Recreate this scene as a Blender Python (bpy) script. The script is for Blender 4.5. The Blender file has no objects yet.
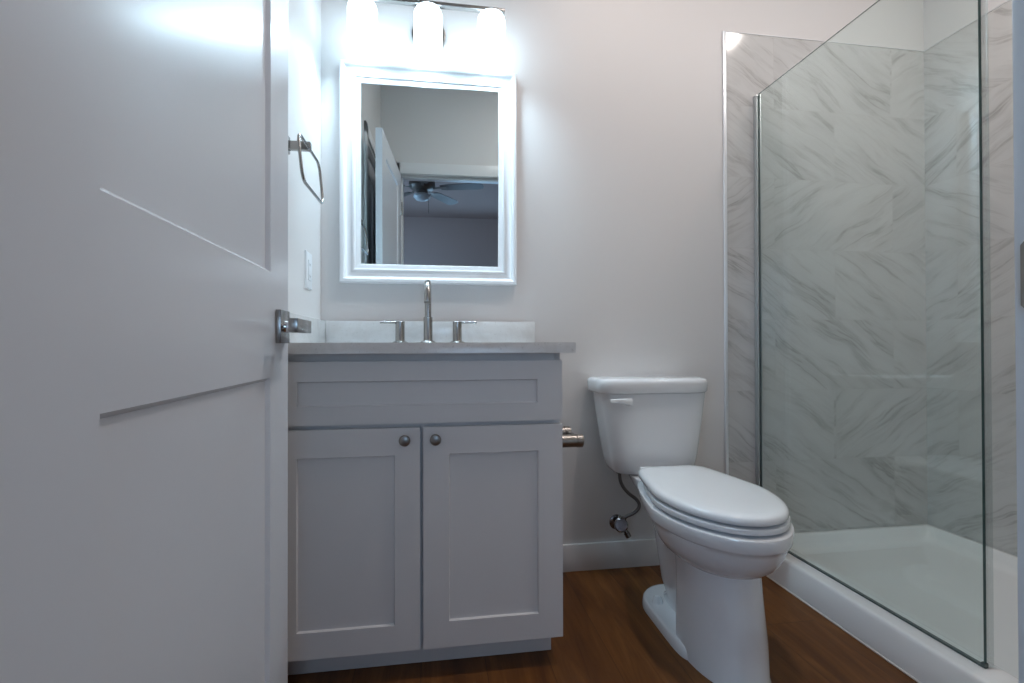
import bpy, bmesh, math
from mathutils import Vector, Matrix

C = bpy.context.scene.collection
R = math.radians

# ------------------------------------------------------------ camera, sky, exposure
cam_data = bpy.data.cameras.new('camera')
cam = bpy.data.objects.new('camera', cam_data)
C.objects.link(cam)
cam_data.sensor_fit = 'HORIZONTAL'
cam_data.sensor_width = 36.0
cam_data.lens = 495.86 / 1024 * 36.0
cam_data.clip_start = 0.02
_a, _p, _r = R(8.649), R(0.409), R(-0.13)
fw = Vector((math.sin(_a) * math.cos(_p), math.cos(_a) * math.cos(_p), math.sin(_p)))
rt = Vector((math.cos(_a), -math.sin(_a), 0))
up = rt.cross(fw)
rt, up = rt * math.cos(_r) + up * math.sin(_r), up * math.cos(_r) - rt * math.sin(_r)
cam.matrix_world = Matrix(((rt.x, up.x, -fw.x, 0), (rt.y, up.y, -fw.y, 0), (rt.z, up.z, -fw.z, 0.89), (0, 0, 0, 1)))
bpy.context.scene.camera = cam

world = bpy.data.worlds.new('daylight')
bpy.context.scene.world = world
world.use_nodes = True
world.node_tree.nodes['Background'].inputs[0].default_value = (0.44, 0.68, 1.0, 1)
world.node_tree.nodes['Background'].inputs[1].default_value = 5.4

vs = bpy.context.scene.view_settings
vs.view_transform = 'Standard'
vs.look = 'None'
vs.gamma = 1.0
vs.use_curve_mapping = False
vs.exposure = 0.52
bpy.context.scene.cycles.use_denoising = True
bpy.context.scene.cycles.max_bounces = 14
bpy.context.scene.cycles.transparent_max_bounces = 24
bpy.context.scene.cycles.sample_clamp_indirect = 6.0
bpy.context.scene.cycles.caustics_reflective = False
bpy.context.scene.cycles.caustics_refractive = False

BULB_POWER = 2.2          # each vanity bulb, watts
SHADE_GLOW = 4.7          # glowing frosted glass
CEIL_POWER = 6.3          # recessed downlight over the floor


# ------------------------------------------------------------ helpers
def tag(o, label=None, cat=None, group=None, kind=None):
    if label: o['label'] = label
    if cat: o['category'] = cat
    if group: o['group'] = group
    if kind: o['kind'] = kind
    return o


def empty(name, loc=(0, 0, 0), rz=0.0, label=None, cat=None, group=None, kind=None):
    o = bpy.data.objects.new(name, None)
    o.empty_display_size = 0.05
    C.objects.link(o)
    o.location = loc
    o.rotation_euler = (0, 0, rz)
    return tag(o, label, cat, group, kind)


def obj(name, bm, m, parent=None, smooth=True, angle=35, origin=None):
    """link bm (coordinates in the frame of the top thing) as one mesh object"""
    bmesh.ops.recalc_face_normals(bm, faces=bm.faces[:])
    if origin is not None:
        bmesh.ops.translate(bm, verts=bm.verts[:], vec=-Vector(origin))
    me = bpy.data.meshes.new(name)
    bm.to_mesh(me)
    bm.free()
    me.materials.append(m)
    o = bpy.data.objects.new(name, me)
    C.objects.link(o)
    if origin is not None:
        o.location = origin
    if parent:
        o.parent = parent
    if smooth:
        for p in me.polygons:
            p.use_smooth = True
        me.set_sharp_from_angle(angle=R(angle))
    return o


def box(bm, x0, x1, y0, y1, z0, z1, bev=0.0, seg=2):
    r = bmesh.ops.create_cube(bm, size=1.0)
    vs_ = r['verts']
    for v in vs_:
        v.co = Vector((x0 + (v.co.x + .5) * (x1 - x0), y0 + (v.co.y + .5) * (y1 - y0), z0 + (v.co.z + .5) * (z1 - z0)))
    if bev > 0:
        es = list({e for v in vs_ for e in v.link_edges})
        bmesh.ops.bevel(bm, geom=es, offset=bev, segments=seg, affect='EDGES', profile=.5, clamp_overlap=True)
    return bm


def bx(*a, **k):
    return box(bmesh.new(), *a, **k)


def frame_of(d):
    d = d.normalized()
    ref = Vector((0, 0, 1)) if abs(d.z) < .9 else Vector((1, 0, 0))
    u = d.cross(ref).normalized()
    return u, d.cross(u).normalized()


def lathe(bm, base, axis, prof, n=32, cap=True):
    """prof: list of (distance along axis, radius)"""
    base, axis = Vector(base), Vector(axis).normalized()
    u, v = frame_of(axis)
    rings = []
    for (h, r) in prof:
        if r < 1e-6:
            rings.append([bm.verts.new(base + axis * h)])
        else:
            rings.append([bm.verts.new(base + axis * h + u * r * math.cos(2 * math.pi * i / n) + v * r * math.sin(2 * math.pi * i / n)) for i in range(n)])
    for a, b in zip(rings, rings[1:]):
        for i in range(n):
            j = (i + 1) % n
            if len(a) == 1 and len(b) == 1: continue
            if len(a) == 1: bm.faces.new((a[0], b[i], b[j]))
            elif len(b) == 1: bm.faces.new((a[i], a[j], b[0]))
            else: bm.faces.new((a[i], a[j], b[j], b[i]))
    if cap:
        for rg in (rings[0], rings[-1]):
            if len(rg) > 1: bm.faces.new(rg)
    return bm


def tube(bm, pts, rad, n=14, closed=False):
    pts = [Vector(p) for p in pts]
    N = len(pts)
    rad = rad if isinstance(rad, (list, tuple)) else [rad] * N
    tans = []
    for i in range(N):
        a = pts[(i - 1) % N] if (closed or i > 0) else pts[0]
        b = pts[(i + 1) % N] if (closed or i < N - 1) else pts[-1]
        tans.append((b - a).normalized())
    u, v = frame_of(tans[0])
    rings = []
    for i in range(N):
        if i:
            q = tans[i - 1].rotation_difference(tans[i])
            u = q @ u
        u = (u - tans[i] * u.dot(tans[i])).normalized()
        v = tans[i].cross(u)
        rings.append([bm.verts.new(pts[i] + (u * math.cos(2 * math.pi * k / n) + v * math.sin(2 * math.pi * k / n)) * rad[i]) for k in range(n)])
    m = N if closed else N - 1
    for i in range(m):
        a, b = rings[i], rings[(i + 1) % N]
        off = 0
        if closed and i == N - 1:
            off = min(range(n), key=lambda o_: (a[0].co - b[o_].co).length)
        for k in range(n):
            bm.faces.new((a[k], a[(k + 1) % n], b[(k + 1 + off) % n], b[(k + off) % n]))
    if not closed:
        bm.faces.new(rings[0]); bm.faces.new(rings[-1])
    return bm


def smooth_path(pts, k=6, closed=False):
    pts = [Vector(p) for p in pts]
    n = len(pts)
    out = []
    for i in range(n if closed else n - 1):
        g = (lambda j: pts[j % n]) if closed else (lambda j: pts[max(0, min(n - 1, j))])
        p0, p1, p2, p3 = g(i - 1), g(i), g(i + 1), g(i + 2)
        for s in range(k):
            t = s / k
            out.append(.5 * ((2 * p1) + (p2 - p0) * t + (2 * p0 - 5 * p1 + 4 * p2 - p3) * t * t + (3 * p1 - p0 - 3 * p2 + p3) * t ** 3))
    if not closed: out.append(pts[-1])
    return out


def loft(bm, rings, cap=True):
    """rings: equal length lists of points"""
    vr = [[bm.verts.new(p) for p in r] for r in rings]
    n = len(vr[0])
    for a, b in zip(vr, vr[1:]):
        for i in range(n):
            j = (i + 1) % n
            bm.faces.new((a[i], a[j], b[j], b[i]))
    if cap:
        bm.faces.new(vr[0]); bm.faces.new(vr[-1])
    return bm


def egg(z, yf, yb, yc, hw, nf=2.0, nb=2.6, nx=2.0, N=64, cx=0.0, tp=0.0):
    """egg outline: front (low y) superellipse, rear superellipse; zf tilts the ring toward the front"""
    out = []
    for i in range(N):
        t = 2 * math.pi * i / N
        c, s = math.cos(t), math.sin(t)
        ne = nf if s < 0 else nb
        x = cx + hw * math.copysign(abs(c) ** (2 / ne), c)
        if s < 0: y = yc - (yc - yf) * abs(s) ** (2 / ne)
        else: y = yc + (yb - yc) * abs(s) ** (2 / ne)
        if tp and y > yc: x = cx + (x - cx) * (1 - tp * (y - yc) / (yb - yc))
        out.append(Vector((x, y, z)))
    return out


def rrect(z, x0, x1, y0, y1, r, k=8):
    out = []
    for (cx, cy, a0) in ((x1 - r, y1 - r, 0), (x0 + r, y1 - r, 90), (x0 + r, y0 + r, 180), (x1 - r, y0 + r, 270)):
        for i in range(k + 1):
            a = R(a0 + 90 * i / k)
            out.append(Vector((cx + r * math.cos(a), cy + r * math.sin(a), z)))
    return out


# ------------------------------------------------------------ materials
def mat(name, col, rough=.5, metal=0.0, coat=0.0, spec=.5, emit=None, estr=0.0):
    m = bpy.data.materials.new(name)
    m.use_nodes = True
    b = m.node_tree.nodes['Principled BSDF']
    b.inputs['Base Color'].default_value = (*col, 1)
    b.inputs['Roughness'].default_value = rough
    b.inputs['Metallic'].default_value = metal
    b.inputs['Coat Weight'].default_value = coat
    b.inputs['Coat Roughness'].default_value = .04
    b.inputs['Specular IOR Level'].default_value = spec
    if emit:
        b.inputs['Emission Color'].default_value = (*emit, 1)
        b.inputs['Emission Strength'].default_value = estr
    return m


class NT:
    """tiny node-building helper"""
    def __init__(self, m):
        self.t = m.node_tree
        self.b = self.t.nodes['Principled BSDF']
    def n(self, kind, **kw):
        x = self.t.nodes.new(kind)
        for k, v in kw.items(): setattr(x, k, v)
        return x
    def l(self, a, b): self.t.links.new(a, b)
    def m(self, op, a, b=None, c=None, clamp=False):
        x = self.n('ShaderNodeMath', operation=op, use_clamp=clamp)
        for i, v in enumerate((a, b, c)):
            if v is None: continue
            if isinstance(v, (int, float)): x.inputs[i].default_value = v
            else: self.l(v, x.inputs[i])
        return x.outputs[0]
    def pos(self):
        g = self.n('ShaderNodeNewGeometry'); s = self.n('ShaderNodeSeparateXYZ')
        self.l(g.outputs['Position'], s.inputs[0]); return s.outputs
    def vec(self, x, y, z):
        c = self.n('ShaderNodeCombineXYZ')
        for i, v in enumerate((x, y, z)):
            if isinstance(v, (int, float)): c.inputs[i].default_value = v
            else: self.l(v, c.inputs[i])
        return c.outputs[0]
    def noise(self, vec, scale, detail=4, rough=.55, dist=0.0):
        x = self.n('ShaderNodeTexNoise')
        x.inputs['Scale'].default_value = scale; x.inputs['Detail'].default_value = detail
        x.inputs['Roughness'].default_value = rough; x.inputs['Distortion'].default_value = dist
        if vec is not None: self.l(vec, x.inputs['Vector'])
        return x.outputs['Fac']
    def ramp(self, fac, stops):
        r = self.n('ShaderNodeValToRGB')
        e = r.color_ramp.elements
        while len(e) < len(stops): e.new(.5)
        for el, (p, c) in zip(e, stops): el.position = p; el.color = (*c, 1)
        self.l(fac, r.inputs[0]); return r.outputs[0]
    def mix(self, f, a, b, mode='MIX'):
        x = self.n('ShaderNodeMix', data_type='RGBA', blend_type=mode)
        for i, v in ((0, f), (6, a), (7, b)):
            if isinstance(v, (int, float)): x.inputs[i].default_value = v
            elif isinstance(v, tuple): x.inputs[i].default_value = (*v, 1)
            else: self.l(v, x.inputs[i])
        return x.outputs[2]
    def bump(self, h, strength=.1, dist=.002):
        x = self.n('ShaderNodeBump')
        x.inputs['Strength'].default_value = strength; x.inputs['Distance'].default_value = dist
        self.l(h, x.inputs['Height']); self.l(x.outputs[0], self.b.inputs['Normal'])


def painted(name, col, rough, bump=.0, scale=180.0):
    m = mat(name, col, rough)
    if bump:
        N = NT(m); g = N.n('ShaderNodeNewGeometry')
        N.bump(N.noise(g.outputs['Position'], scale, 3), bump, .0015)
    return m


M = {}
M['wall'] = painted('wall_paint', (.70, .685, .68), .55, .12, 140)
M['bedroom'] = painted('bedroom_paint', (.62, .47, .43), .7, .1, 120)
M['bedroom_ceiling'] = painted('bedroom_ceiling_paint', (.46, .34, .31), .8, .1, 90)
M['ceiling'] = painted('ceiling_paint', (.78, .78, .78), .8, .1, 90)
M['trim'] = painted('trim_paint', (.76, .765, .775), .32)
M['door'] = painted('door_paint', (.73, .76, .81), .25, .05, 60)
M['cabinet'] = painted('cabinet_paint', (.735, .725, .73), .36, .03, 80)
M['frame'] = painted('mirror_frame_paint', (.82, .84, .86), .28)
M['porcelain'] = mat('porcelain', (.80, .81, .83), .08, coat=.6)
M['seat'] = mat('seat_plastic', (.83, .85, .87), .14, coat=.3)
M['acrylic'] = mat('pan_acrylic', (.80, .80, .80), .22, coat=.2)
M['plate'] = mat('white_plastic', (.80, .83, .86), .3)
M['gap'] = mat('dark_gap', (.03, .03, .035), .8)
M['caulk'] = mat('caulk', (.75, .72, .68), .5)
M['chrome'] = mat('chrome', (.72, .73, .75), .08, 1)
M['steel_trim'] = mat('satin_aluminium', (.80, .82, .85), .28, .45)
M['channel'] = mat('channel_metal', (.50, .53, .53), .35, .6)
M['dark_metal'] = mat('dark_seal', (.10, .13, .13), .25, .4)
M['valve'] = mat('dull_chrome', (.26, .24, .24), .24, 1)
M['hose'] = mat('braided_hose', (.20, .19, .19), .38, .9)
M['fanwood'] = mat('fan_blade_wood', (.16, .13, .12), .5)
M['fanmetal'] = mat('fan_bronze', (.20, .17, .15), .4, .6)
M['mirror'] = mat('mirror_silver', (.74, .84, .86), .01, 1)


M['nickel'] = mat('brushed_nickel', (.37, .355, .34), .24, 1)
M['nickel_dark'] = mat('aged_nickel', (.30, .28, .26), .30, 1)

# marble-look tile, 12 x 24 in running bond
def marble(name, axis, u0, flips):
    m = mat(name, (.8, .8, .8), .16, spec=.45)
    N = NT(m); p = N.pos()
    u, z = p[axis], p[2]
    rowf = N.m('DIVIDE', N.m('SUBTRACT', z, .099), .2985)
    row = N.m('FLOOR', rowf)
    odd = N.m('FLOORED_MODULO', row, 2.0)
    uu = N.m('DIVIDE', N.m('ADD', N.m('SUBTRACT', u, u0), N.m('MULTIPLY', odd, .2865)), .573)
    col = N.m('FLOOR', uu)
    # per tile flip of the vein direction
    wn = N.n('ShaderNodeTexWhiteNoise', noise_dimensions='3D')
    N.l(N.vec(col, row, float(axis) + .5), wn.inputs['Vector'])
    fl = None
    for (rw, umin, umax) in flips:
        t = N.m('MULTIPLY', N.m('COMPARE', row, float(rw), .1), N.m('MULTIPLY', N.m('GREATER_THAN', u, umin), N.m('LESS_THAN', u, umax)))
        fl = t if fl is None else N.m('ADD', fl, t)
    sgn = N.m('SUBTRACT', 1.0, N.m('MULTIPLY', fl, 2.0))
    us = N.m('MULTIPLY', u, sgn)
    # along the vein: falling to the right by about 33 degrees
    ca, sa = math.cos(R(33)), math.sin(R(33))
    al = N.m('SUBTRACT', N.m('MULTIPLY', us, ca), N.m('MULTIPLY', z, sa))
    ac = N.m('ADD', N.m('MULTIPLY', us, sa), N.m('MULTIPLY', z, ca))
    off = N.m('MULTIPLY', wn.outputs['Value'], 37.0)
    warp = N.m('MULTIPLY', N.m('SUBTRACT', N.noise(N.vec(N.m('ADD', al, off), ac, 0.0), 3.2, 2), .5), .09)
    acw = N.m('ADD', ac, warp)
    v1 = N.noise(N.vec(N.m('ADD', N.m('MULTIPLY', al, .95), off), N.m('MULTIPLY', acw, 10.5), off), 1.5, 6, .62, .2)
    r1 = N.m('ABSOLUTE', N.m('SUBTRACT', v1, .5))
    line = N.m('SUBTRACT', 1.0, N.m('MULTIPLY', r1, 17.0), clamp=True)
    v2 = N.noise(N.vec(N.m('ADD', N.m('MULTIPLY', al, 1.6), N.m('MULTIPLY', off, 1.7)), N.m('MULTIPLY', acw, 7.0), 3.0), 2.2, 3, .5)
    patch = N.m('MULTIPLY', N.m('SUBTRACT', v2, .42), 4.0, clamp=True)
    fine = N.noise(N.vec(N.m('MULTIPLY', al, 3.0), N.m('MULTIPLY', acw, 30.0), off), 2.0, 4)
    fac = N.m('ADD', N.m('MULTIPLY', N.m('MULTIPLY', line, line), N.m('ADD', N.m('MULTIPLY', patch, .50), .12)),
              N.m('MULTIPLY', patch, N.m('MULTIPLY', fine, .42)), clamp=True)
    base = N.mix(N.noise(N.vec(al, acw, off), 1.2, 2), (.64, .635, .62), (.56, .56, .555))
    c = N.mix(fac, base, (.30, .285, .275))
    # grout
    fz = N.m('SUBTRACT', rowf, row); fu = N.m('SUBTRACT', uu, col)
    g = N.m('MAXIMUM', N.m('LESS_THAN', fz, .006), N.m('LESS_THAN', fu, .003))
    c = N.mix(g, c, (.50, .49, .475))
    N.l(c, N.b.inputs['Base Color'])
    N.l(N.m('ADD', N.m('MULTIPLY', g, .4), .11), N.b.inputs['Roughness'])
    return m


M['tile_back'] = marble('marble_tile_back', 0, 1.414, [(4, 1.1, 3.0), (1, 1.69, 3.0), (6, 1.98, 3.0)])
M['tile_right'] = marble('marble_tile_right', 1, 1.48, [(6, -5, 5), (5, -5, 1.1935), (4, -5, 5), (3, -5, .907), (1, .5, 1.48)])


def make_wood():
    m = mat('vinyl_plank', (.2, .1, .05), .42, spec=.3)
    N = NT(m); p = N.pos()
    u = N.m('DIVIDE', N.m('ADD', p[0], 3.07), .178)
    pl = N.m('FLOOR', u)
    wn = N.n('ShaderNodeTexWhiteNoise', noise_dimensions='1D'); N.l(pl, wn.inputs['W'])
    ys = N.m('ADD', p[1], N.m('MULTIPLY', wn.outputs['Value'], 9.0))
    seg = N.m('FLOOR', N.m('DIVIDE', ys, 1.22))
    wn2 = N.n('ShaderNodeTexWhiteNoise', noise_dimensions='2D'); N.l(N.vec(pl, seg, 0.0), wn2.inputs['Vector'])
    g1 = N.noise(N.vec(N.m('MULTIPLY', p[0], 9.0), N.m('MULTIPLY', ys, 1.1), N.m('MULTIPLY', wn2.outputs['Value'], 20.0)), 2.2, 6, .6, .8)
    g2 = N.noise(N.vec(N.m('MULTIPLY', p[0], 60.0), N.m('MULTIPLY', ys, 2.5), 0.0), 2.5, 4)
    c = N.ramp(g1, [(.30, (.085, .030, .008)), (.5, (.175, .068, .016)), (.72, (.28, .120, .032))])
    c = N.mix(N.m('MULTIPLY', g2, .5), c, (.095, .036, .013))
    c = N.mix(N.m('MULTIPLY', wn2.outputs['Value'], .30), c, (.11, .043, .012))
    fu = N.m('SUBTRACT', u, pl)
    fy = N.m('SUBTRACT', N.m('DIVIDE', ys, 1.22), seg)
    gr = N.m('MAXIMUM', N.m('LESS_THAN', fu, .012), N.m('LESS_THAN', fy, .002))
    c = N.mix(N.m('MULTIPLY', gr, .6), c, (.03, .015, .008))
    N.l(c, N.b.inputs['Base Color'])
    N.l(N.m('ADD', N.m('MULTIPLY', g2, .2), .34), N.b.inputs['Roughness'])
    N.bump(N.m('SUBTRACT', g2, N.m('MULTIPLY', gr, 1.0)), .15, .001)
    return m


M['wood'] = make_wood()


def make_quartz():
    m = mat('quartz', (.6, .6, .6), .2)
    N = NT(m); g = N.n('ShaderNodeNewGeometry')
    a = N.noise(g.outputs['Position'], 9, 6, .6, .6)
    b = N.noise(g.outputs['Position'], 150, 2)
    c = N.ramp(a, [(.35, (.63, .625, .62)), (.5, (.68, .68, .68)), (.58, (.635, .63, .625)), (.75, (.68, .68, .68))])
    c = N.mix(N.m('MULTIPLY', N.m('GREATER_THAN', b, .66), .4), c, (.45, .44, .43))
    N.l(c, N.b.inputs['Base Color'])
    return m


M['quartz'] = make_quartz()


def make_glass(name, tint, rough=.0, refl=1.4, base=0.0):
    m = bpy.data.materials.new(name); m.use_nodes = True
    t = m.node_tree; t.nodes.clear()
    out = t.nodes.new('ShaderNodeOutputMaterial')
    tr = t.nodes.new('ShaderNodeBsdfTransparent'); tr.inputs[0].default_value = (*tint, 1)
    gl = t.nodes.new('ShaderNodeBsdfGlossy'); gl.inputs['Roughness'].default_value = rough
    gl.inputs['Color'].default_value = (.93, .98, .98, 1)
    lw = t.nodes.new('ShaderNodeLayerWeight'); lw.inputs[0].default_value = .5
    fr = t.nodes.new('ShaderNodeMath'); fr.operation = 'POWER'; fr.inputs[1].default_value = 5.0
    t.links.new(lw.outputs['Facing'], fr.inputs[0])
    sc = t.nodes.new('ShaderNodeMath'); sc.operation = 'MULTIPLY_ADD'; sc.inputs[1].default_value = .96; sc.inputs[2].default_value = .04
    t.links.new(fr.outputs[0], sc.inputs[0]); fr = sc
    ad = t.nodes.new('ShaderNodeMath'); ad.operation = 'MULTIPLY_ADD'
    ad.inputs[1].default_value = refl; ad.inputs[2].default_value = base
    mx = t.nodes.new('ShaderNodeMixShader')
    t.links.new(fr.outputs[0], ad.inputs[0]); t.links.new(ad.outputs[0], mx.inputs[0])
    t.links.new(tr.outputs[0], mx.inputs[1]); t.links.new(gl.outputs[0], mx.inputs[2])
    t.links.new(mx.outputs[0], out.inputs[0])
    return m


M['glass'] = make_glass('shower_glass', (.94, .982, .975))
M['glass_edge'] = mat('glass_edge_green', (.05, .10, .10), .12)
M['seal'] = make_glass('clear_vinyl', (.86, .88, .88), .15, .8, .05)
M['pane'] = make_glass('window_glass', (.96, .98, .98))
M['shade'] = mat('glowing_frosted_glass', (.9, .9, .9), .3, emit=(.62, .85, 1.0), estr=SHADE_GLOW)
M['bulb'] = mat('bulb_glow', (.9, .9, .9), .3, emit=(.62, .85, 1.0), estr=SHADE_GLOW * 2)
M['lens'] = mat('downlight_lens', (.9, .9, .9), .4, emit=(1.0, .80, .68), estr=6.0)

# ------------------------------------------------------------ dimensions
W = 1.907            # back wall
XL = -.42            # left wall
XS = 2.157           # shower wall
YF0, YF1 = .212, .327  # front wall with the doorway
H = 2.74
DX0, DX1, DH = -.288, .466, 2.045   # doorway opening
BY = -3.7            # bedroom far wall
BX0, BX1 = -1.9, 2.7

# ------------------------------------------------------------ setting
def struct(name, bm, m, parent=None, **k):
    o = obj(name, bm, m, parent, **k)
    if parent is None: o['kind'] = 'structure'
    return o


struct('floor', bx(BX0 - .1, BX1 + .1, BY - .1, W + .1, -.06, 0), M['wood'], smooth=False)
struct('ceiling', bx(BX0 - .1, BX1 + .1, YF1, W + .1, H, H + .06), M['ceiling'], smooth=False)
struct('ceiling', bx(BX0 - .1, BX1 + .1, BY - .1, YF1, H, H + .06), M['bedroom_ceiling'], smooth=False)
struct('wall_back', bx(XL - .1, XS + .1, W, W + .1, 0, H), M['wall'], smooth=False)
# left wall with the closet doorway behind the open door
CY0, CY1, CH = .37, .93, 2.05
b = bmesh.new()
box(b, XL - .1, XL, CY1, W, 0, H); box(b, XL - .1, XL, YF1, CY0, 0, H); box(b, XL - .1, XL, CY0, CY1, CH, H)
struct('wall_left', b, M['wall'], smooth=False)
struct('wall_right', bx(XS, XS + .1, YF1, W, 0, H), M['wall'], smooth=False)
b = bmesh.new()
box(b, BX0, DX0 - .018, YF0, YF1, 0, H); box(b, DX1 + .018, BX1, YF0, YF1, 0, H); box(b, DX0 - .018, DX1 + .018, YF0, YF1, DH + .018, H)
struct('wall_front', b, M['wall'], smooth=False)
# tile surround
struct('wall_tile_back', bx(1.197, XS - .003, W - .003, W, .088, 2.196), M['tile_back'], smooth=False)
struct('wall_tile_right', bx(XS - .003, XS, YF1 + .009, W - .003, .088, 2.196), M['tile_right'], smooth=False)
struct('wall_tile_front', bx(1.197, XS - .009, YF1, YF1 + .009, .088, 2.196), M['tile_back'], smooth=False)
struct('trim_1', bx(1.181, 1.197, W - .008, W, .088, 2.199, bev=.004, seg=3), M['steel_trim'])
struct('trim_2', bx(1.197, XS - .003, W - .005, W, 2.196, 2.2, bev=.001), M['trim'])
struct('trim_3', bx(XS - .005, XS, YF1 + .01, W - .005, 2.196, 2.2, bev=.001), M['trim'])
# baseboards
struct('baseboard_back', bx(.333, 1.245, W - .014, W, 0, .106, bev=.003), M['trim'])
struct('baseboard_front', bx(DX1 + .085, 1.245, YF1, YF1 + .014, 0, .106, bev=.003), M['trim'])
struct('baseboard_left', bx(XL, XL + .014, CY1 + .068, 1.40, 0, .106, bev=.003), M['trim'])

# door casing and jamb
b = bmesh.new()
box(b, DX1, DX1 + .018, YF0 - .002, YF1 + .001, 0, DH + .018, bev=.001)
box(b, DX0 - .018, DX0, YF0 - .002, YF1 + .001, 0, DH + .018, bev=.001)
box(b, DX0, DX1, YF0 - .002, YF1 + .001, DH, DH + .018, bev=.001)
box(b, DX1 - .010, DX1, YF0 + .02, YF1 - .042, 0, DH - .01)
box(b, DX0, DX0 + .010, YF0 + .02, YF1 - .042, 0, DH - .01)
box(b, DX0, DX1, YF0 + .02, YF1 - .042, DH - .010, DH)
struct('trim_4', b, M['trim'])
b = bmesh.new()
for (ya, yb) in ((YF1, YF1 + .0145), (YF0 - .013, YF0)):
    box(b, DX1 + .004, DX1 + .08, ya, yb, 0, DH + .078, bev=.002)
    box(b, DX0 - .08, DX0 - .004, ya, yb, 0, DH + .078, bev=.002)
    box(b, DX0 - .08, DX1 + .08, ya, yb, DH + .004, DH + .08, bev=.002)
struct('trim_5', b, M['trim'])

# strike plate with its curved lip on the right-hand jamb
sp = empty('strike_plate', (DX1, .30, .93), label='dark metal strike plate with curved lip on the right-hand door jamb', cat='strike plate')
obj('plate', bx(DX1 - .002, DX1 + .001, .276, .326, .905, .985, bev=.0008), M['nickel_dark'], sp, origin=None).location = (-DX1, -.30, -.93)
b = bmesh.new()
loft(b, [[Vector((DX1 - .003 + .002 * k, .322 + .0095 * s, .945 + (.030 - .006 * s ** 2) * c)) for (k, c) in ((0, -1), (0, 1), (1, 1), (1, -1))] for s in (0, .5, .8, 1.0)])
o = obj('lip', b, M['nickel_dark'], sp); o.location = (-DX1, -.30, -.93)

# closet door on the left wall
b = bmesh.new()
box(b, XL - .1, XL + .013, CY1, CY1 + .012, 0, CH); box(b, XL - .1, XL, CY0 - .01, CY0, 0, CH); box(b, XL - .1, XL, CY0, CY1, CH - .012, CH)
box(b, XL, XL + .013, CY1 + .004, CY1 + .066, 0, CH + .066, bev=.002)
box(b, XL, XL + .013, YF1 + .014, CY0 - .004, 0, CH + .066, bev=.002)
box(b, XL, XL + .013, YF1 + .014, CY1 + .066, CH + .004, CH + .066, bev=.002)
struct('trim_6', b, M['trim'])


def shaker_leaf(bm, w, h, t, panels, inset, bev=.0015, both=True):
    """leaf in local x (0..w), y (0..t, front face at y=0), z (0..h); panels = [(x0,x1,z0,z1)]"""
    x0, x1 = panels[0][0], panels[0][1]
    box(bm, 0, x0, 0, t, 0, h, bev=bev); box(bm, x1, w, 0, t, 0, h, bev=bev)
    zs = [0.0]
    for p in panels: zs += [p[2], p[3]]
    zs.append(h)
    for i in range(0, len(zs), 2):
        box(bm, x0 - .003, x1 + .003, 0.00002, t - .00002, zs[i], zs[i + 1], bev=0)
        # bevelled lip faces around the panel
    return bm


def sloped_panel(bm, x0, x1, z0, z1, y_face, y_in, s, t_back):
    """recessed panel whose border slopes from the face plane down to y_in over width s; closed at the back"""
    def ring(a, y): return [Vector((x0 + a, y, z0 + a)), Vector((x1 - a, y, z0 + a)), Vector((x1 - a, y, z1 - a)), Vector((x0 + a, y, z1 - a))]
    loft(bm, [ring(0, t_back), ring(0, y_face), ring(s, y_in)])
    return bm


def panel_door(name, w, h, t, xs, zs, material, inset=.009, slope=.007, both=True):
    """one closed leaf with sloped recessed panels on both faces; local x 0..w, y 0..t"""
    bm = bmesh.new()
    def face_grid(y, yin, flip):
        X = [0, xs[0], xs[1], w]
        Zs = [0] + [v for p in zs for v in p] + [h]
        gv = {}
        for i, x in enumerate(X):
            for j, z in enumerate(Zs):
                gv[i, j] = bm.verts.new((x, y, z))
        for i in range(3):
            for j in range(len(Zs) - 1):
                if i == 1 and j % 2 == 1:
                    a, b_, c, d = gv[i, j], gv[i + 1, j], gv[i + 1, j + 1], gv[i, j + 1]
                    s = slope
                    ia = bm.verts.new((X[1] + s, yin, Zs[j] + s)); ib = bm.verts.new((X[2] - s, yin, Zs[j] + s))
                    ic = bm.verts.new((X[2] - s, yin, Zs[j + 1] - s)); id_ = bm.verts.new((X[1] + s, yin, Zs[j + 1] - s))
                    for q in ((a, b_, ib, ia), (b_, c, ic, ib), (c, d, id_, ic), (d, a, ia, id_), (ia, ib, ic, id_)): bm.faces.new(q)
                else:
                    bm.faces.new((gv[i, j], gv[i + 1, j], gv[i + 1, j + 1], gv[i, j + 1]))
        n = len(Zs)
        return [gv[0, j] for j in range(n)] + [gv[i, n - 1] for i in range(1, 4)] + [gv[3, j] for j in range(n - 2, -1, -1)] + [gv[i, 0] for i in (2, 1)]
    A = face_grid(0, inset, False)
    if both:
        B = face_grid(t, t - inset, True)
        for i in range(len(A)):
            j = (i + 1) % len(A)
            bm.faces.new((A[i], A[j], B[j], B[i]))
    else:
        B = []
        for v in A: B.append(bm.verts.new((v.co.x, t, v.co.z)))
        for i in range(len(A)):
            j = (i + 1) % len(A)
            bm.faces.new((A[i], A[j], B[j], B[i]))
        bm.faces.new(B)
    return bm


cd = empty('door_2', (XL - .03, CY0, 0), R(90), kind='structure')
o = obj('leaf', panel_door('leaf', CY1 - CY0 - .003, CH - .02, .035, (.11, CY1 - CY0 - .11), ((.25, .83), (1.03, 1.92)), M['door']), M['door'], cd)
o.location = (.0015, 0, .006)

# ------------------------------------------------------------ the open door (swung into the room)
ang = math.atan2(1.0, -.0301)
d0 = empty('door_1', (-.2852, .345, 0.008), ang, kind='structure')
DW = .753
# local x runs along the leaf from the hinge; local -y faces the room (world +x)
leaf = obj('leaf', panel_door('leaf', DW, 2.03, .035, (.135, .630), ((.245, .823), (1.018, 1.915)), M['door'], inset=.0075, slope=.006), M['door'], d0)


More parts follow.
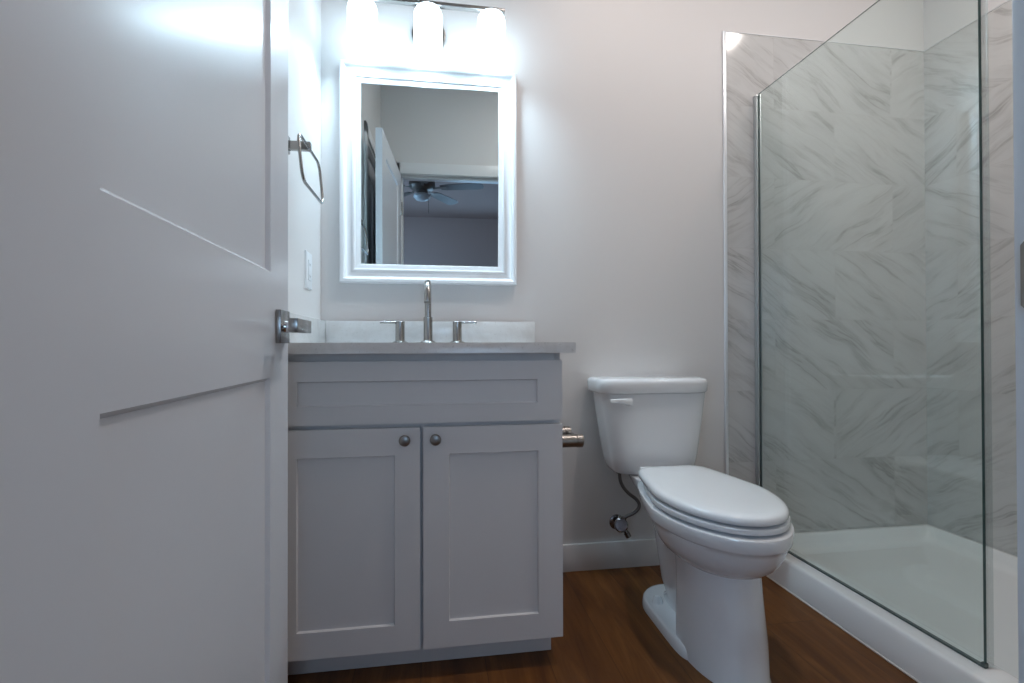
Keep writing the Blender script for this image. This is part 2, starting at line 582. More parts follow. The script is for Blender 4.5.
def door_handle(parent, side):
    s = -1 if side < 0 else 1
    y0 = 0 if side < 0 else .035
    yy = lambda d: (y0 + s * d)
    def bxy(bm, xa, xb, da, db, za, zb, bev):
        a, c = sorted((yy(da), yy(db))); return box(bm, xa, xb, a, c, za, zb, bev=bev)
    hx, hz = .694, .919
    h = obj('handle', bxy(bmesh.new(), hx - .0325, hx + .0325, 0, .010, hz - .0325, hz + .0325, .0012), M['nickel'], parent)
    b = bmesh.new()
    lathe(b, (hx, yy(.010), hz), (0, s, 0), [(0, .0125), (.004, .0115), (.022, .0115), (.040, .0115)], 28)
    obj('neck', b, M['chrome'], h)
    b = bxy(bmesh.new(), hx - .100, hx + .014, 0.040, .056, hz - .0125, hz + .0125, .0012)
    obj('lever', b, M['nickel'], h)


door_handle(d0, -1)
door_handle(d0, 1)
b = bmesh.new()
box(b, DW - .0005, DW + .0015, .005, .030, .89, .948, bev=.0005)
obj('latch_plate', b, M['nickel'], d0)
for z in (.25, 1.05, 1.80):
    b = bmesh.new()
    lathe(b, (-.004, -.006, z - .045), (0, 0, 1), [(0, .005), (.001, .006), (.089, .006), (.09, .005)], 16)
    box(b, -.004, .001, -.004, .030, z - .045, z + .045)
    obj('hinge', b, M['nickel'], d0)

# ------------------------------------------------------------ bedroom behind the camera (seen in the mirror; its windows are added and unseen)
b = bmesh.new()
FX0, FX1, WZ0, WZ1 = .05, 1.0, .75, 1.95
LY0, LY1 = -3.1, -1.3
box(b, BX0, FX0, BY - .1, BY, 0, H); box(b, FX1, BX1, BY - .1, BY, 0, H); box(b, FX0, FX1, BY - .1, BY, 0, WZ0); box(b, FX0, FX1, BY - .1, BY, WZ1, H)
struct('wall_bedroom_far', b, M['bedroom'], smooth=False)
b = bmesh.new()
box(b, BX0 - .1, BX0, BY, LY0, 0, H); box(b, BX0 - .1, BX0, LY1, YF0, 0, H); box(b, BX0 - .1, BX0, LY0, LY1, 0, WZ0); box(b, BX0 - .1, BX0, LY0, LY1, WZ1 + .1, H)
struct('wall_bedroom_left', b, M['bedroom'], smooth=False)
struct('wall_bedroom_right', bx(BX1, BX1 + .1, BY, YF0, 0, H), M['bedroom'], smooth=False)


def added_window(name, x, y, rz, width, z0, z1):  # unseen opening added to let blue sky light into the bedroom
    wn = empty(name, (x, y, z0), rz, kind='structure')
    b = bmesh.new()
    hw = width / 2; hh = z1 - z0
    box(b, -hw, -hw + .05, -.04, .04, 0, hh, bev=.003); box(b, hw - .05, hw, -.04, .04, 0, hh, bev=.003); box(b, -.02, .02, -.03, .03, .05, hh - .05, bev=.003)
    box(b, -hw, hw, -.04, .04, 0, .05, bev=.003); box(b, -hw, hw, -.04, .04, hh - .05, hh, bev=.003)
    obj('window_frame', b, M['trim'], wn)
    obj('pane', bx(-hw + .04, hw - .04, -.003, .003, .04, hh - .04), M['pane'], wn, smooth=False)
    pl = bpy.data.lights.new('added_window_portal', 'AREA')
    pl.shape = 'RECTANGLE'; pl.size = width; pl.size_y = hh
    pl.cycles.is_portal = True
    po = bpy.data.objects.new('added_window_portal', pl); C.objects.link(po); po.parent = wn
    po.location = (0, .05, hh / 2); po.rotation_euler = (R(-90), 0, 0)      # shines toward local -y


added_window('added_window_1', (FX0 + FX1) / 2, BY - .05, R(180), FX1 - FX0, WZ0, WZ1)  # added below the mirror's view, gives fill light through the doorway
added_window('added_window_2', BX0 - .05, (LY0 + LY1) / 2, R(90), LY1 - LY0, WZ0, WZ1 + .1)  # added out of view to brighten the bedroom and tint the right jamb blue

fan = empty('ceiling_fan', (-.25, -1.5, H), R(14), label='dark bedroom ceiling fan with five blades seen in the mirror', cat='ceiling fan')
b = bmesh.new(); lathe(b, (0, 0, 0), (0, 0, -1), [(0, .065), (.02, .066), (.05, .045), (.055, .014)], 28); obj('canopy', b, M['fanmetal'], fan)
b = bmesh.new(); lathe(b, (0, 0, -.05), (0, 0, -1), [(0, .012), (.09, .012)], 16); obj('downrod', b, M['fanmetal'], fan)
b = bmesh.new(); lathe(b, (0, 0, -.13), (0, 0, -1), [(0, .03), (.012, .10), (.04, .135), (.09, .14), (.12, .11), (.135, .06), (.16, .055)], 36); obj('motor', b, M['fanmetal'], fan)
b = bmesh.new(); lathe(b, (0, 0, -.29), (0, 0, -1), [(0, .055), (.012, .085), (.035, .09), (.065, .065), (.08, .02), (.082, 0)], 32, cap=False); obj('light_bowl', b, M['plate'], fan)
b = bmesh.new(); tube(b, [(.07, 0, -.30), (.071, 0, -.50)], .0025, 8); obj('pull_chain', b, M['nickel'], fan)
for k in range(5):
    a = R(72 * k)
    b = bmesh.new()
    rot = Matrix.Rotation(a, 4, 'Z') @ Matrix.Rotation(R(10), 4, 'X')
    L = []
    for (x, w_) in ((.20, .045), (.26, .058), (.45, .066), (.60, .068), (.645, .05), (.655, .02)):
        L.append([rot @ Vector((x, y_, z_)) for (y_, z_) in ((-w_, -.003), (w_, -.003), (w_, .003), (-w_, .003))])
    loft(b, L)
    bmesh.ops.translate(b, verts=b.verts[:], vec=(0, 0, -.235))
    bl = obj('blade', b, M['fanwood'], fan)
    b = bmesh.new()
    L = [[rot @ Vector((x, y_, z_)) for (y_, z_) in ((-w_, -.006), (w_, -.006), (w_, -.002), (-w_, -.002))] for (x, w_) in ((.10, .018), (.19, .014), (.25, .035), (.27, .02))]
    loft(b, L)
    bmesh.ops.translate(b, verts=b.verts[:], vec=(0, 0, -.235))
    obj('blade_bracket', b, M['fanmetal'], bl)

# ------------------------------------------------------------ vanity cabinet
YFc = 1.347
cab = empty('vanity_cabinet', (-.04, 1.63, 0), label='grey-white shaker vanity cabinet with two doors and round nickel knobs', cat='cabinet')
inv = (.04, -1.63, 0)


def cobj(name, bm, m, parent=cab, top=cab, **k):
    """bm in world coordinates; part of a thing whose empty is unrotated"""
    bmesh.ops.translate(bm, verts=bm.verts[:], vec=-Vector(top.location))
    return obj(name, bm, m, parent, **k)


cx0, cx1 = XL + .001, .345
b = bmesh.new()
box(b, cx0, cx0 + .018, YFc + .0205, W - .001, .079, .868)      # sides
box(b, cx1 - .018, cx1, YFc + .0205, W - .001, .079, .868, bev=.001)
box(b, cx0 + .018, cx1 - .018, YFc + .021, W - .002, .079, .097)
box(b, cx0 + .018, cx1 - .018, W - .012, W - .002, .097, .86)
box(b, cx0 + .018, cx1 - .018, YFc + .0205, YFc + .04, .655, .695)
box(b, cx0 + .018, cx1 - .018, YFc + .0205, YFc + .04, .835, .868)
box(b, -.06, -.022, YFc + .0207, YFc + .04, .097, .655)
cobj('carcass', b, M['cabinet'])
b = bmesh.new()
box(b, cx0, .329, 1.419, 1.435, .001, .0785, bev=.001)
box(b, .313, .329, 1.4355, W - .015, .001, .0785)
cobj('toe_kick', b, M['cabinet'])


def front(name, x0, x1, z0, z1, stile, rz0, rz1, left=None):
    bm = panel_door(name, x1 - x0, z1 - z0, .02, (left or stile, x1 - x0 - stile), ((rz0 - z0, rz1 - z0),), None, inset=.007, slope=.0025, both=False)
    bmesh.ops.translate(bm, verts=bm.verts[:], vec=(x0, YFc, z0))
    es = [e for e in bm.edges if all(abs(v.co.y - YFc) < 1e-5 for v in e.verts) and
          (all(abs(v.co.x - x0) < 1e-5 for v in e.verts) or all(abs(v.co.x - x1) < 1e-5 for v in e.verts) or
           all(abs(v.co.z - z0) < 1e-5 for v in e.verts) or all(abs(v.co.z - z1) < 1e-5 for v in e.verts))]
    bmesh.ops.bevel(bm, geom=es, offset=.0015, segments=2, affect='EDGES')
    return cobj(name, bm, M['cabinet'], angle=30)


front('drawer_front', cx0 + .002, .347, .681, .848, .071, .731, .796, .060)
dl = front('door', cx0 + .002, -.0440, .079, .670, .066, .149, .598, .060)
dr = front('door', -.0365, .347, .079, .670, .069, .149, .598)
for (par, kx) in ((dl, -.083), (dr, -.003)):
    b = bmesh.new()
    lathe(b, (kx, YFc, .640), (0, -1, 0), [(0, .009), (.002, .008), (.006, .0055), (.013, .0058), (.016, .0125), (.019, .0148), (.023, .0150), (.026, .0135), (.0275, .010), (.028, .0)], 32, cap=False)
    cobj('knob', b, M['nickel_dark'], par)

# ------------------------------------------------------------ countertop with undermount sink
ct = empty('countertop', (-.02, 1.60, .868), label='pale quartz vanity countertop with low backsplash on the white cabinet', cat='countertop')
b = bmesh.new()
N_ = 36
sc_x, sc_y, sa_, sb_ = -.03, 1.565, .215, .155
ox0, ox1, oy0, oy1 = XL + .001, .379, 1.322, W - .001


def outer_pt(t):
    c, s = math.cos(t), math.sin(t)
    k = 1e9
    if c > 1e-9: k = min(k, (ox1 - sc_x) / c)
    if c < -1e-9: k = min(k, (ox0 - sc_x) / c)
    if s > 1e-9: k = min(k, (oy1 - sc_y) / s)
    if s < -1e-9: k = min(k, (oy0 - sc_y) / s)
    return sc_x + c * k, sc_y + s * k


ts = sorted([2 * math.pi * i / N_ for i in range(N_)] + [math.atan2(y - sc_y, x - sc_x) % (2 * math.pi) for x in (ox0, ox1) for y in (oy0, oy1)])
def hole(t, g=1.0): return sc_x + sa_ * g * math.copysign(abs(math.cos(t)) ** .8, math.cos(t)), sc_y + sb_ * g * math.copysign(abs(math.sin(t)) ** .8, math.sin(t))
rings = [[Vector((*hole(t), .868)) for t in ts], [Vector((*outer_pt(t), .868)) for t in ts], [Vector((*outer_pt(t), .8955)) for t in ts],
         [Vector((sc_x + (outer_pt(t)[0] - sc_x) * .997, sc_y + (outer_pt(t)[1] - sc_y) * .997, .8972)) for t in ts],
         [Vector((*hole(t), .8972)) for t in ts]]
vr = [[b.verts.new(p) for p in r] for r in rings]
for a, c in list(zip(vr, vr[1:])) + [(vr[-1], vr[0])]:
    for i in range(len(ts)):
        j = (i + 1) % len(ts)
        b.faces.new((a[i], a[j], c[j], c[i]))
cobj('slab', b, M['quartz'], ct, ct)
cobj('backsplash', bx(XL + .021, .377, W - .021, W - .001, .8974, .980, bev=.0012), M['quartz'], ct, ct)
cobj('side_splash', bx(XL + .001, XL + .0209, 1.327, W - .001, .8974, .980, bev=.0012), M['quartz'], ct, ct)
b = bmesh.new()
loft(b, [[Vector((*hole(t, 1.06), .8675)) for t in ts], [Vector((*hole(t, 1.0), .8675)) for t in ts], [Vector((*hole(t, .97), .80)) for t in ts], [Vector((*hole(t, .85), .745)) for t in ts],
         [Vector((*hole(t, .55), .728)) for t in ts], [Vector((*hole(t, .1), .722)) for t in ts], [Vector((*hole(t, .1), .716)) for t in ts],
         [Vector((*hole(t, .58), .720)) for t in ts], [Vector((*hole(t, .90), .74)) for t in ts], [Vector((*hole(t, 1.06), .80)) for t in ts], [Vector((*hole(t, 1.065), .8675)) for t in ts]], cap=False)
sink = cobj('sink', b, M['porcelain'], ct, ct)
b = bmesh.new(); lathe(b, (sc_x, sc_y, .718), (0, 0, 1), [(0, .022), (.007, .024), (.008, .018), (.0075, 0)], 24, cap=False)
cobj('drain', b, M['nickel'], sink, ct)

# ------------------------------------------------------------ faucet
fc = empty('faucet', (-.030, 1.80, .8972), label='brushed nickel widespread faucet with tall arched spout behind the sink', cat='faucet')
b = bmesh.new()
lathe(b, (-.030, 1.80, .8972), (0, 0, 1), [(0, .0275), (.003, .0275), (.006, .025), (.010, .0170), (.013, .0160), (.092, .0160), (.0935, .0145), (.094, .0118)], 36)
arc = [(-.030, 1.80, .985), (-.030, 1.80, 1.02), (-.030, 1.80, 1.050)]
for k in range(1, 15):
    a = R(180 * k / 14)
    arc.append((-.030, 1.80 - .056 + .056 * math.cos(a), 1.050 + .056 * math.sin(a)))
arc += [(-.030, 1.688, 1.045), (-.030, 1.688, 1.036)]
tube(b, arc, .0115, 24)
cobj('spout', b, M['nickel'], fc, fc)
b = bmesh.new(); lathe(b, (-.030, 1.688, 1.037), (0, 0, -1), [(0, .0118), (.006, .0118), (.0065, .009), (.0045, .0085), (.0045, 0)], 24, cap=False)
cobj('aerator', b, M['nickel_dark'], fc, fc)
for (hx, s) in ((-.128, -1), (.074, 1)):
    b = bmesh.new()
    lathe(b, (hx, 1.80, .8972), (0, 0, 1), [(0, .0275), (.003, .0275), (.005, .025), (.008, .0175), (.010, .0165), (.0765, .0165), (.0785, .0150), (.0788, 0)], 32, cap=False)
    h = cobj('handle', b, M['nickel'], fc, fc)
    b = bmesh.new()
    lathe(b, (hx + s * .012, 1.80, .9715), (s, 0, 0), [(0, .0048), (.056, .0046), (.0575, .0032), (.0578, 0)], 16, cap=False)
    cobj('lever', b, M['nickel'], h, fc)

# ------------------------------------------------------------ framed mirror
MX0, MX1, MZ0, MZ1 = -.349, .305, 1.1205, 1.935
mr = empty('wall_mirror', ((MX0 + MX1) / 2, W, (MZ0 + MZ1) / 2), 0.0, label='rectangular wall mirror in a stepped white frame above the sink', cat='mirror')
hwm, hhm = (MX1 - MX0) / 2, (MZ1 - MZ0) / 2
prof = [(0, 0), (0, .030), (.0035, .034), (.012, .034), (.0155, .032), (.018, .026), (.023, .0215), (.030, .0195), (.038, .020), (.042, .0225), (.048, .0235),
        (.052, .022), (.054, .0175), (.060, .0160), (.066, .0150), (.071, .0115), (.0725, .006), (.0725, 0)]
b = bmesh.new()
rings = []
for (t, h) in prof:
    rings.append([b.verts.new((sx * (hwm - t), -h, sz * (hhm - t))) for (sx, sz) in ((-1, -1), (1, -1), (1, 1), (-1, 1))])
for a, c in list(zip(rings, rings[1:])) + [(rings[-1], rings[0])]:
    for i in range(4):
        j = (i + 1) % 4
        b.faces.new((a[i], a[j], c[j], c[i]))
obj('frame', b, M['frame'], mr, angle=28)
MIRROR_YAW = R(-.85)
b = bx(-hwm + .068, hwm - .068, -.0095, -.0065, -hhm + .068, hhm - .068)
g = obj('mirror_glass', b, M['mirror'], mr, smooth=False)
g.rotation_euler = (R(.30), 0, MIRROR_YAW)

# ------------------------------------------------------------ vanity light
vl = empty('vanity_light', (-.028, W, 2.07), label='three-light nickel bar fixture with glowing white glass shades above the mirror', cat='light fixture')
YL = 1.785
b = bmesh.new(); lathe(b, (-.028, W, 2.065), (0, -1, 0), [(0, .063), (.012, .064), (.018, .062), (.020, .056), (.0205, 0)], 40, cap=False)
cobj('backplate', b, M['nickel'], vl, vl)
b = bmesh.new(); tube(b, smooth_path([(-.028, W - .018, 2.075), (-.028, W - .05, 2.080), (-.028, W - .09, 2.098), (-.028, YL + .004, 2.110)], 6), .010, 18)
cobj('arm', b, M['nickel'], vl, vl)
cobj('bar', bx(-.325, .247, YL - .009, YL + .013, 2.102, 2.114, bev=.001), M['nickel'], vl, vl)
for sx in (-.255, -.0285, .198):
    b = bmesh.new(); lathe(b, (sx, YL, 2.098), (0, 0, -1), [(0, .017), (.010, .017), (.012, .024), (.022, .026), (.026, .024)], 28)
    f_ = cobj('fitter', b, M['nickel'], vl, vl)
    b = bmesh.new()
    op = [(.004, .024), (.006, .034), (.012, .0425), (.022, .0480), (.034, .0505), (.150, .0505), (.152, .0495), (.150, .0475), (.040, .0475), (.022, .044), (.012, .036), (.008, .024)]
    lathe(b, (sx, YL, 2.098), (0, 0, -1), op + [op[0]], 40, cap=False)
    s_ = cobj('lamp_shade', b, M['shade'], vl, vl)
    b = bmesh.new()
    lathe(b, (sx, YL, 2.075), (0, 0, -1), [(0, .013), (.015, .014), (.03, .022), (.048, .028), (.066, .027), (.078, .018), (.083, .0)], 24, cap=False)
    cobj('bulb', b, M['bulb'], s_, vl)
    ld = bpy.data.lights.new('bulb_light', 'SPOT')
    ld.energy = BULB_POWER * 4; ld.color = (.60, .84, 1.0); ld.shadow_soft_size = .04
    ld.spot_size = R(150); ld.spot_blend = 1.0
    lo = bpy.data.objects.new('bulb_light', ld); C.objects.link(lo)
    lo.parent = vl; lo.location = Vector((sx, YL, 1.972)) - vl.location

# ------------------------------------------------------------ warm recessed ceiling lights
def downlight(x, y, power, label, col=(1.0, .90, .86)):
    t = empty('recessed_light', (x, y, H), label=label, cat='ceiling light')
    b = bmesh.new(); lathe(b, (0, 0, 0), (0, 0, -1), [(0, .085), (.003, .085), (.006, .078), (.004, .062), (.001, .060), (0, .060)], 36, cap=False)
    obj('trim_ring', b, M['plate'], t)
    b = bmesh.new(); lathe(b, (0, 0, -.0005), (0, 0, -1), [(0, .060), (.0025, .059), (.003, 0)], 36, cap=False)
    obj('lens', b, M['lens'], t)
    ld = bpy.data.lights.new('downlight_beam', 'AREA'); ld.shape = 'DISK'; ld.size = .11; ld.energy = power; ld.color = col
    lo = bpy.data.objects.new('downlight_beam', ld); C.objects.link(lo); lo.parent = t; lo.location = (0, 0, -.006)


downlight(.78, 1.15, CEIL_POWER, 'round recessed ceiling light over the floor in front of the toilet')
downlight(1.74, 1.05, CEIL_POWER * .75, 'round recessed ceiling light over the shower pan', (1.0, .93, .88))

# ------------------------------------------------------------ towel ring on the left wall
tr = empty('towel_ring', (XL, 1.462, 1.452), label='brushed nickel squared towel ring on the left wall beside the mirror', cat='towel ring')
cobj('mount', bx(XL, XL + .009, 1.438, 1.486, 1.433, 1.481, bev=.001), M['nickel'], tr, tr)
cobj('post', bx(XL + .009, XL + .071, 1.452, 1.472, 1.438, 1.461, bev=.0015), M['nickel'], tr, tr)
pts = []
hwr, r_, zt, zb_ = .118, .030, 1.444, 1.318
for (cy, cz, a0) in ((1.462 + hwr - r_, zt - r_, 0), (1.462 - hwr + r_, zt - r_, 90), (1.462 - hwr + r_, zb_ + r_, 180), (1.462 + hwr - r_, zb_ + r_, 270)):
    for i in range(7):
        a = R(a0 + 15 * i)
        y = cy + r_ * math.cos(a); z = cz + r_ * math.sin(a)
        pts.append((XL + .066 + (zt - z) * .10, y, z))
b = bmesh.new(); tube(b, pts, .0042, 12, closed=True)
cobj('ring', b, M['nickel'], tr, tr)

# outlet plate
ol = empty('wall_outlet', (XL, 1.715, 1.137), label='white rectangular outlet plate on the left wall above the side splash', cat='outlet')
b = bmesh.new()
loft(b, [[Vector((XL + d, 1.715 + sy * (.0375 - i), 1.137 + sz * (.0605 - i))) for (sy, sz) in ((-1, -1), (1, -1), (1, 1), (-1, 1))] for (d, i) in ((0, 0), (.003, 0), (.006, .003))])
cobj('cover_plate', b, M['plate'], ol, ol)
rk = cobj('receptacle', bx(XL + .0055, XL + .0085, 1.715 - .017, 1.715 + .017, 1.137 - .0335, 1.137 + .0335, bev=.001), M['plate'], ol, ol)
for z in (1.137 + .019, 1.137 - .019):
    for y in (1.709, 1.721):
        cobj('slot', bx(XL + .0083, XL + .0087, y - .0009, y + .0009, z - .004, z + .004), M['gap'], rk, ol)

# ------------------------------------------------------------ toilet paper holder on the cabinet side
hp = empty('toilet_paper_holder', (.345, 1.47, .593), label='empty nickel toilet paper holder on the side of the vanity cabinet', cat='paper holder')
for y in (1.403, 1.540):
    b = bmesh.new()
    lathe(b, (.3455, y, .611), (1, 0, 0), [(0, .024), (.006, .024), (.008, .0200), (.010, .0185), (.055, .0185), (.0555, .0175), (.0565, .0175), (.057, .0195), (.074, .0195), (.0755, .018), (.076, 0)], 32, cap=False)
    cobj('post', b, M['nickel_dark'], hp, hp)
b = bmesh.new(); lathe(b, (.413, 1.418, .611), (0, 1, 0), [(0, .0075), (.002, .0085), (.10, .0085), (.106, .0075)], 20)
cobj('spindle', b, M['nickel_dark'], hp, hp)

# ------------------------------------------------------------ toilet
ty = 1.82
to = empty('toilet', (.8095, ty, 0), R(-.9), label='white two-piece elongated toilet with closed lid between vanity and shower', cat='toilet')


def E(z, yf, yb, yc, hw, **k):
    return egg(z, yf - ty, yb - ty, yc - ty, hw, **k)


b = bmesh.new()
# bowl with rim band
K = dict(nb=4.2, tp=.31)
loft(b, [E(.268, 1.215, 1.40, 1.33, .095), E(.277, 1.192, 1.42, 1.34, .110), E(.288, 1.168, 1.46, 1.35, .126), E(.306, 1.146, 1.52, 1.36, .146, **K), E(.330, 1.127, 1.58, 1.37, .161, **K),
         E(.360, 1.114, 1.62, 1.37, .1700, **K), E(.371, 1.110, 1.64, 1.38, .1725, **K), E(.374, 1.104, 1.66, 1.38, .1770, **K), E(.379, 1.101, 1.67, 1.38, .1795, **K),
         E(.404, 1.098, 1.69, 1.38, .1815, **K), E(.4095, 1.100, 1.69, 1.38, .1800, **K), E(.412, 1.108, 1.68, 1.38, .172, **K)])
# pedestal
loft(b, [E(.000, 1.150, 1.39, 1.34, .104, nf=2.1, nb=9), E(.006, 1.150, 1.395, 1.34, .104, nf=2.1, nb=9), E(.012, 1.156, 1.395, 1.34, .1035, nf=2.1, nb=9), E(.10, 1.165, 1.395, 1.34, .105, nf=2.1, nb=9), E(.20, 1.184, 1.40, 1.34, .101, nf=2.1, nb=8),
         E(.255, 1.196, 1.41, 1.34, .101, nf=2.1, nb=7), E(.278, 1.196, 1.42, 1.34, .106, nf=2.1, nb=6), E(.31, 1.20, 1.42, 1.34, .11, nf=2.1, nb=6)])
# foot flange with rounded rear
loft(b, [E(.000, 1.30, 1.695, 1.56, .119, nb=2.2, nf=8), E(.006, 1.30, 1.695, 1.56, .119, nb=2.2, nf=8), E(.025, 1.305, 1.692, 1.56, .116, nb=2.2, nf=8), E(.030, 1.31, 1.688, 1.55, .112, nb=2.2, nf=8), E(.031, 1.33, 1.68, 1.55, .105, nb=2.2, nf=8)])
# rear trapway body flaring to the deck
loft(b, [E(.02, 1.36, 1.66, 1.50, .050, nb=2.6, nf=4), E(.05, 1.36, 1.61, 1.50, .048, nb=2.6, nf=4), E(.10, 1.36, 1.645, 1.50, .058, nb=2.8, nf=4), E(.18, 1.36, 1.665, 1.50, .064, nb=3, nf=4),
         E(.26, 1.36, 1.68, 1.50, .074, nb=3, nf=4), E(.32, 1.36, 1.70, 1.50, .084, nb=3.4, nf=4), E(.355, 1.38, 1.76, 1.56, .090, nb=4, nf=4), E(.375, 1.40, 1.82, 1.58, .092, nb=5, nf=4),
         E(.400, 1.42, 1.855, 1.6, .094, nb=6, nf=4), E(.403, 1.60, 1.86, 1.72, .093, nb=6, nf=4), E(.405, 1.61, 1.855, 1.72, .088, nb=6, nf=4)])
bowl = obj('bowl', b, M['porcelain'], to, angle=50)
for s in (-1, 1):
    b = bmesh.new(); lathe(b, (s * .078, 1.568 - ty, .029), (0, 0, 1), [(0, .018), (.004, .018), (.010, .016), (.017, .0135), (.023, .009), (.025, 0)], 24, cap=False)
    obj('bolt_cap', b, M['seat'], bowl)
# tank
b = bmesh.new()
def T(z, hw, yf, yb, n=4.6, cx=-.012): return egg(z, yf - ty, yb - ty, (yf + yb) / 2 - ty, hw, nf=n, nb=n + 2, cx=cx)
loft(b, [T(.4055, .110, 1.765, 1.86, 3.2, -0.002), T(.408, .134, 1.746, 1.872, 3.4, -0.002), T(.415, .151, 1.734, 1.878, 3.8, -0.002), T(.431, .162, 1.728, 1.880, 4.6, -0.002), T(.470, .1705, 1.722, 1.882, 4.6, -0.003),
         T(.56, .184, 1.715, 1.885, 4.6, -0.005), T(.65, .1965, 1.708, 1.888, 4.6, -0.007), T(.711, .2035, 1.704, 1.890, 4.6, -0.008), T(.7122, .202, 1.708, 1.886, 4.6, -0.008)])
tank = obj('tank', b, M['porcelain'], to, angle=50)
b = bmesh.new()
loft(b, [T(.7125, .203, 1.700, 1.896, 5, -.016), T(.714, .2095, 1.693, 1.899, 5, -.016), T(.719, .213, 1.690, 1.901, 5, -.016), T(.748, .2145, 1.689, 1.902, 5, -.016), T(.758, .2125, 1.691, 1.900, 5, -.016), T(.764, .206, 1.698, 1.894, 5, -.016), T(.767, .19, 1.715, 1.878, 5, -.016)])
obj('tank_lid', b, M['porcelain'], to, angle=50)
b = bmesh.new()
lathe(b, (-.124, 1.712 - ty, .683), (0, -1, 0), [(0, .014), (.012, .014), (.018, .012), (.022, .009)], 20)
pa = [(-.114, 1.695, .682), (-.131, 1.690, .687), (-.166, 1.688, .6895), (-.198, 1.688, .690)]
L = []
for (x, y, z), (hh_, tt) in zip(pa, ((.0150, .006), (.0115, .0055), (.0075, .005), (.0055, .004))):
    L.append([Vector((x, y - ty + tt * math.cos(k * math.pi / 4) * 1.0, z + hh_ * math.sin(k * math.pi / 4))) for k in range(8)])
loft(b, L)
obj('flush_lever', b, M['seat'], tank)
# seat ring and lid
b = bmesh.new()
o1 = dict(nf=2.05, nb=5.0, tp=.30)
def ringseat(z, d): return E(z, 1.110 + d, 1.63 - d, 1.375, .173 - d, **o1)
rs = [ringseat(0.4190, .008), ringseat(0.4205, .002), ringseat(0.4275, 0), ringseat(0.4340, .002), ringseat(0.4355, .010)]
inn = [E(0.4355, 1.185, 1.56, 1.375, .112, **o1), E(0.4185, 1.18, 1.565, 1.375, .116, **o1)]
vr = [[b.verts.new(p) for p in r] for r in rs + inn]
for a, c in list(zip(vr, vr[1:])) + [(vr[-1], vr[0])]:
    for i in range(64):
        j = (i + 1) % 64
        b.faces.new((a[i], a[j], c[j], c[i]))
obj('seat', b, M['seat'], to, angle=50)
b = bmesh.new()
def lidr(z, d, rear=0.0): return E(z, 1.112 + d, 1.650 - d * .8, 1.385, 0.1695 - d, nf=2.05, nb=8.0, tp=.27)
loft(b, [lidr(0.4410, .010), lidr(0.4415, .003), lidr(0.4440, .0005), lidr(0.4505, 0), lidr(0.4575, .002), lidr(0.4620, .007), lidr(0.4650, .015), lidr(0.4670, .030), lidr(0.4685, .060), lidr(0.4695, .10), lidr(0.4700, .15)])
obj('lid', b, M['seat'], to, angle=60)
for s in (-1, 1):
    b = bmesh.new(); lathe(b, (s * .075 - .02, 1.668 - ty, .4455), (1, 0, 0), [(0, .010), (.002, .012), (.038, .012), (.040, .010)], 20)
    box(b, s * .075 - .016, s * .075 + .016, 1.655 - ty, 1.690 - ty, .411, .4465, bev=.003)
    obj('hinge', b, M['seat'], to)

# ------------------------------------------------------------ water supply valve and hose
sv = empty('supply_valve', (.715, W, .185), label='dark chrome shut-off valve and hose on the wall below the toilet tank', cat='valve')
b = bmesh.new()
lathe(b, (.712, W, .181), (0, -1, 0), [(0, .030), (.002, .030), (.006, .024), (.008, .010), (.06, .010)], 28)
cobj('escutcheon', b, M['valve'], sv, sv)
b = bmesh.new()
lathe(b, (.712, W - .055, .181), (0, -1, 0), [(0, .014), (.02, .015), (.022, .012)], 20)
lathe(b, (.705, W - .066, .192), (-.3, -.9, .3), [(0, .008), (.008, .010), (.010, .024), (.014, .027), (.022, .027), (.026, .022), (.027, 0)], 20, cap=False)
lathe(b, (.715, W - .062, .185), (.42, -.1, -.8), [(0, .009), (.028, .009), (.029, .0115), (.046, .0115), (.047, .009)], 16)
lathe(b, (.712, W - .066, .19), (.2, 0, 1), [(0, .008), (.018, .008), (.019, .010), (.032, .010)], 12)
cobj('valve_body', b, M['valve'], sv, sv)
b = bmesh.new()
tube(b, smooth_path([(.718, 1.842, .213), (.728, 1.84, .224), (.748, 1.832, .236), (.768, 1.826, .254), (.773, 1.824, .274), (.762, 1.828, .293), (.738, 1.836, .312), (.718, 1.838, .334), (.704, 1.838, .360), (.700, 1.838, .385), (.700, 1.838, .402)], 7), .0066, 12)
cobj('hose', b, M['hose'], sv, sv)
b = bmesh.new()
lathe(b, (.700, 1.838, .392), (0, 0, 1), [(0, .010), (.004, .016), (.018, .016), (.021, .013), (.031, .012)], 8)
cobj('coupling_nut', b, M['dark_metal'], sv, sv)

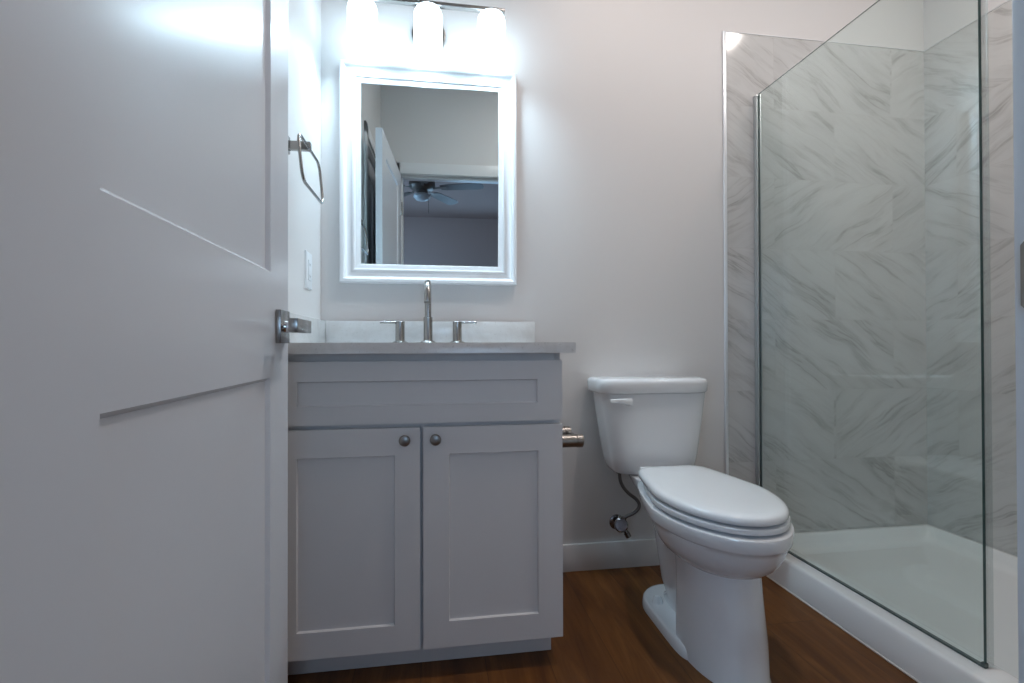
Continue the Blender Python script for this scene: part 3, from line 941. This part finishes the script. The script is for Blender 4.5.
# ------------------------------------------------------------ shower
spn = empty('shower_pan', (1.7, 1.12, 0), label='white acrylic shower pan with raised curb beside the toilet', cat='shower pan')
PY0, PY1, PX0, PX1 = YF1 + .001, W - .0035, 1.252, XS - .0035
b = bmesh.new()
def prr(z, il, ir, iy, r): return rrect(z, PX0 + il, PX1 - ir, PY0 + iy, PY1 - iy, r)
def mer(z, l, r_, y, rr): return prr(z, l, r_, y, rr)
loft(b, [mer(0.001, 0, 0, 0, .004), mer(.015, .0, 0, 0, .004), mer(.082, .020, 0, 0, .004), mer(.089, .0225, .001, .001, .005), mer(.0935, .027, .004, .004, .006), mer(.095, .034, .008, .008, .008),
         mer(.0955, .108, .022, .022, .020), mer(.0945, .114, .027, .027, .026), mer(.090, .118, .031, .031, .030), mer(.065, .128, .044, .044, .040), mer(.052, .137, .054, .054, .045), mer(.046, .150, .068, .068, .05), mer(.044, .18, .09, .09, .06), mer(.038, .33, .30, .45, .08)])
pan = cobj('basin', b, M['acrylic'], spn, spn, angle=50)
b = bmesh.new(); lathe(b, (1.72, 1.12, .036), (0, 0, 1), [(0, .055), (.004, .055), (.0055, .05), (.005, 0)], 32, cap=False)
cobj('drain', b, M['chrome'], spn, spn)
cobj('caulk_line', bx(PX0 - .004, PX0 + .002, PY0 + .02, W - .016, .0005, .005, bev=.0015), M['caulk'], spn, spn)

gp = empty('shower_glass_panel', (1.334, 1.465, .096), label='fixed clear glass shower panel standing on the pan curb', cat='glass panel')
GX, GY0, GY1 = 1.325, 1.034, W - .008
cobj('glass', bx(GX, GX + .0085, GY0, GY1, .1005, 1.933), M['glass'], gp, gp, smooth=False)
b = bmesh.new()
box(b, GX + .0005, GX + .008, GY0 - .0012, GY0 - .0002, .1005, 1.933)
cobj('front_edge', b, M['glass_edge'], gp, gp)
b = bmesh.new()
box(b, GX + .0025, GX + .006, GY0, GY1, 1.9332, 1.9342)
cobj('top_edge', b, M['glass_edge'], gp, gp)
b = bmesh.new()
box(b, GX - .006, GX - .0005, W - .026, W - .0035, .0965, 1.933, bev=.001); box(b, GX + .009, GX + .0165, W - .026, W - .0035, .0965, 1.933, bev=.001)
cobj('wall_channel', b, M['channel'], gp, gp)
cobj('channel_gasket', bx(GX - .0005, GX + .009, W - .0075, W - .0035, .0965, 1.933), M['dark_metal'], gp, gp)
cobj('bottom_gasket', bx(GX - .002, GX + .0105, GY0, W - .031, .0958, .1003, bev=.001), M['dark_metal'], gp, gp)
b = bmesh.new()
box(b, GX + .0088, GX + .0235, GY0 - .006, GY0 + .0025, .1005, 1.933, bev=.001)
cobj('edge_seal', b, M['seal'], gp, gp)
cobj('seal_foot', bx(GX - .001, GX + .010, GY0 - .004, GY0 + .006, .0958, .108, bev=.001), M['dark_metal'], gp, gp)
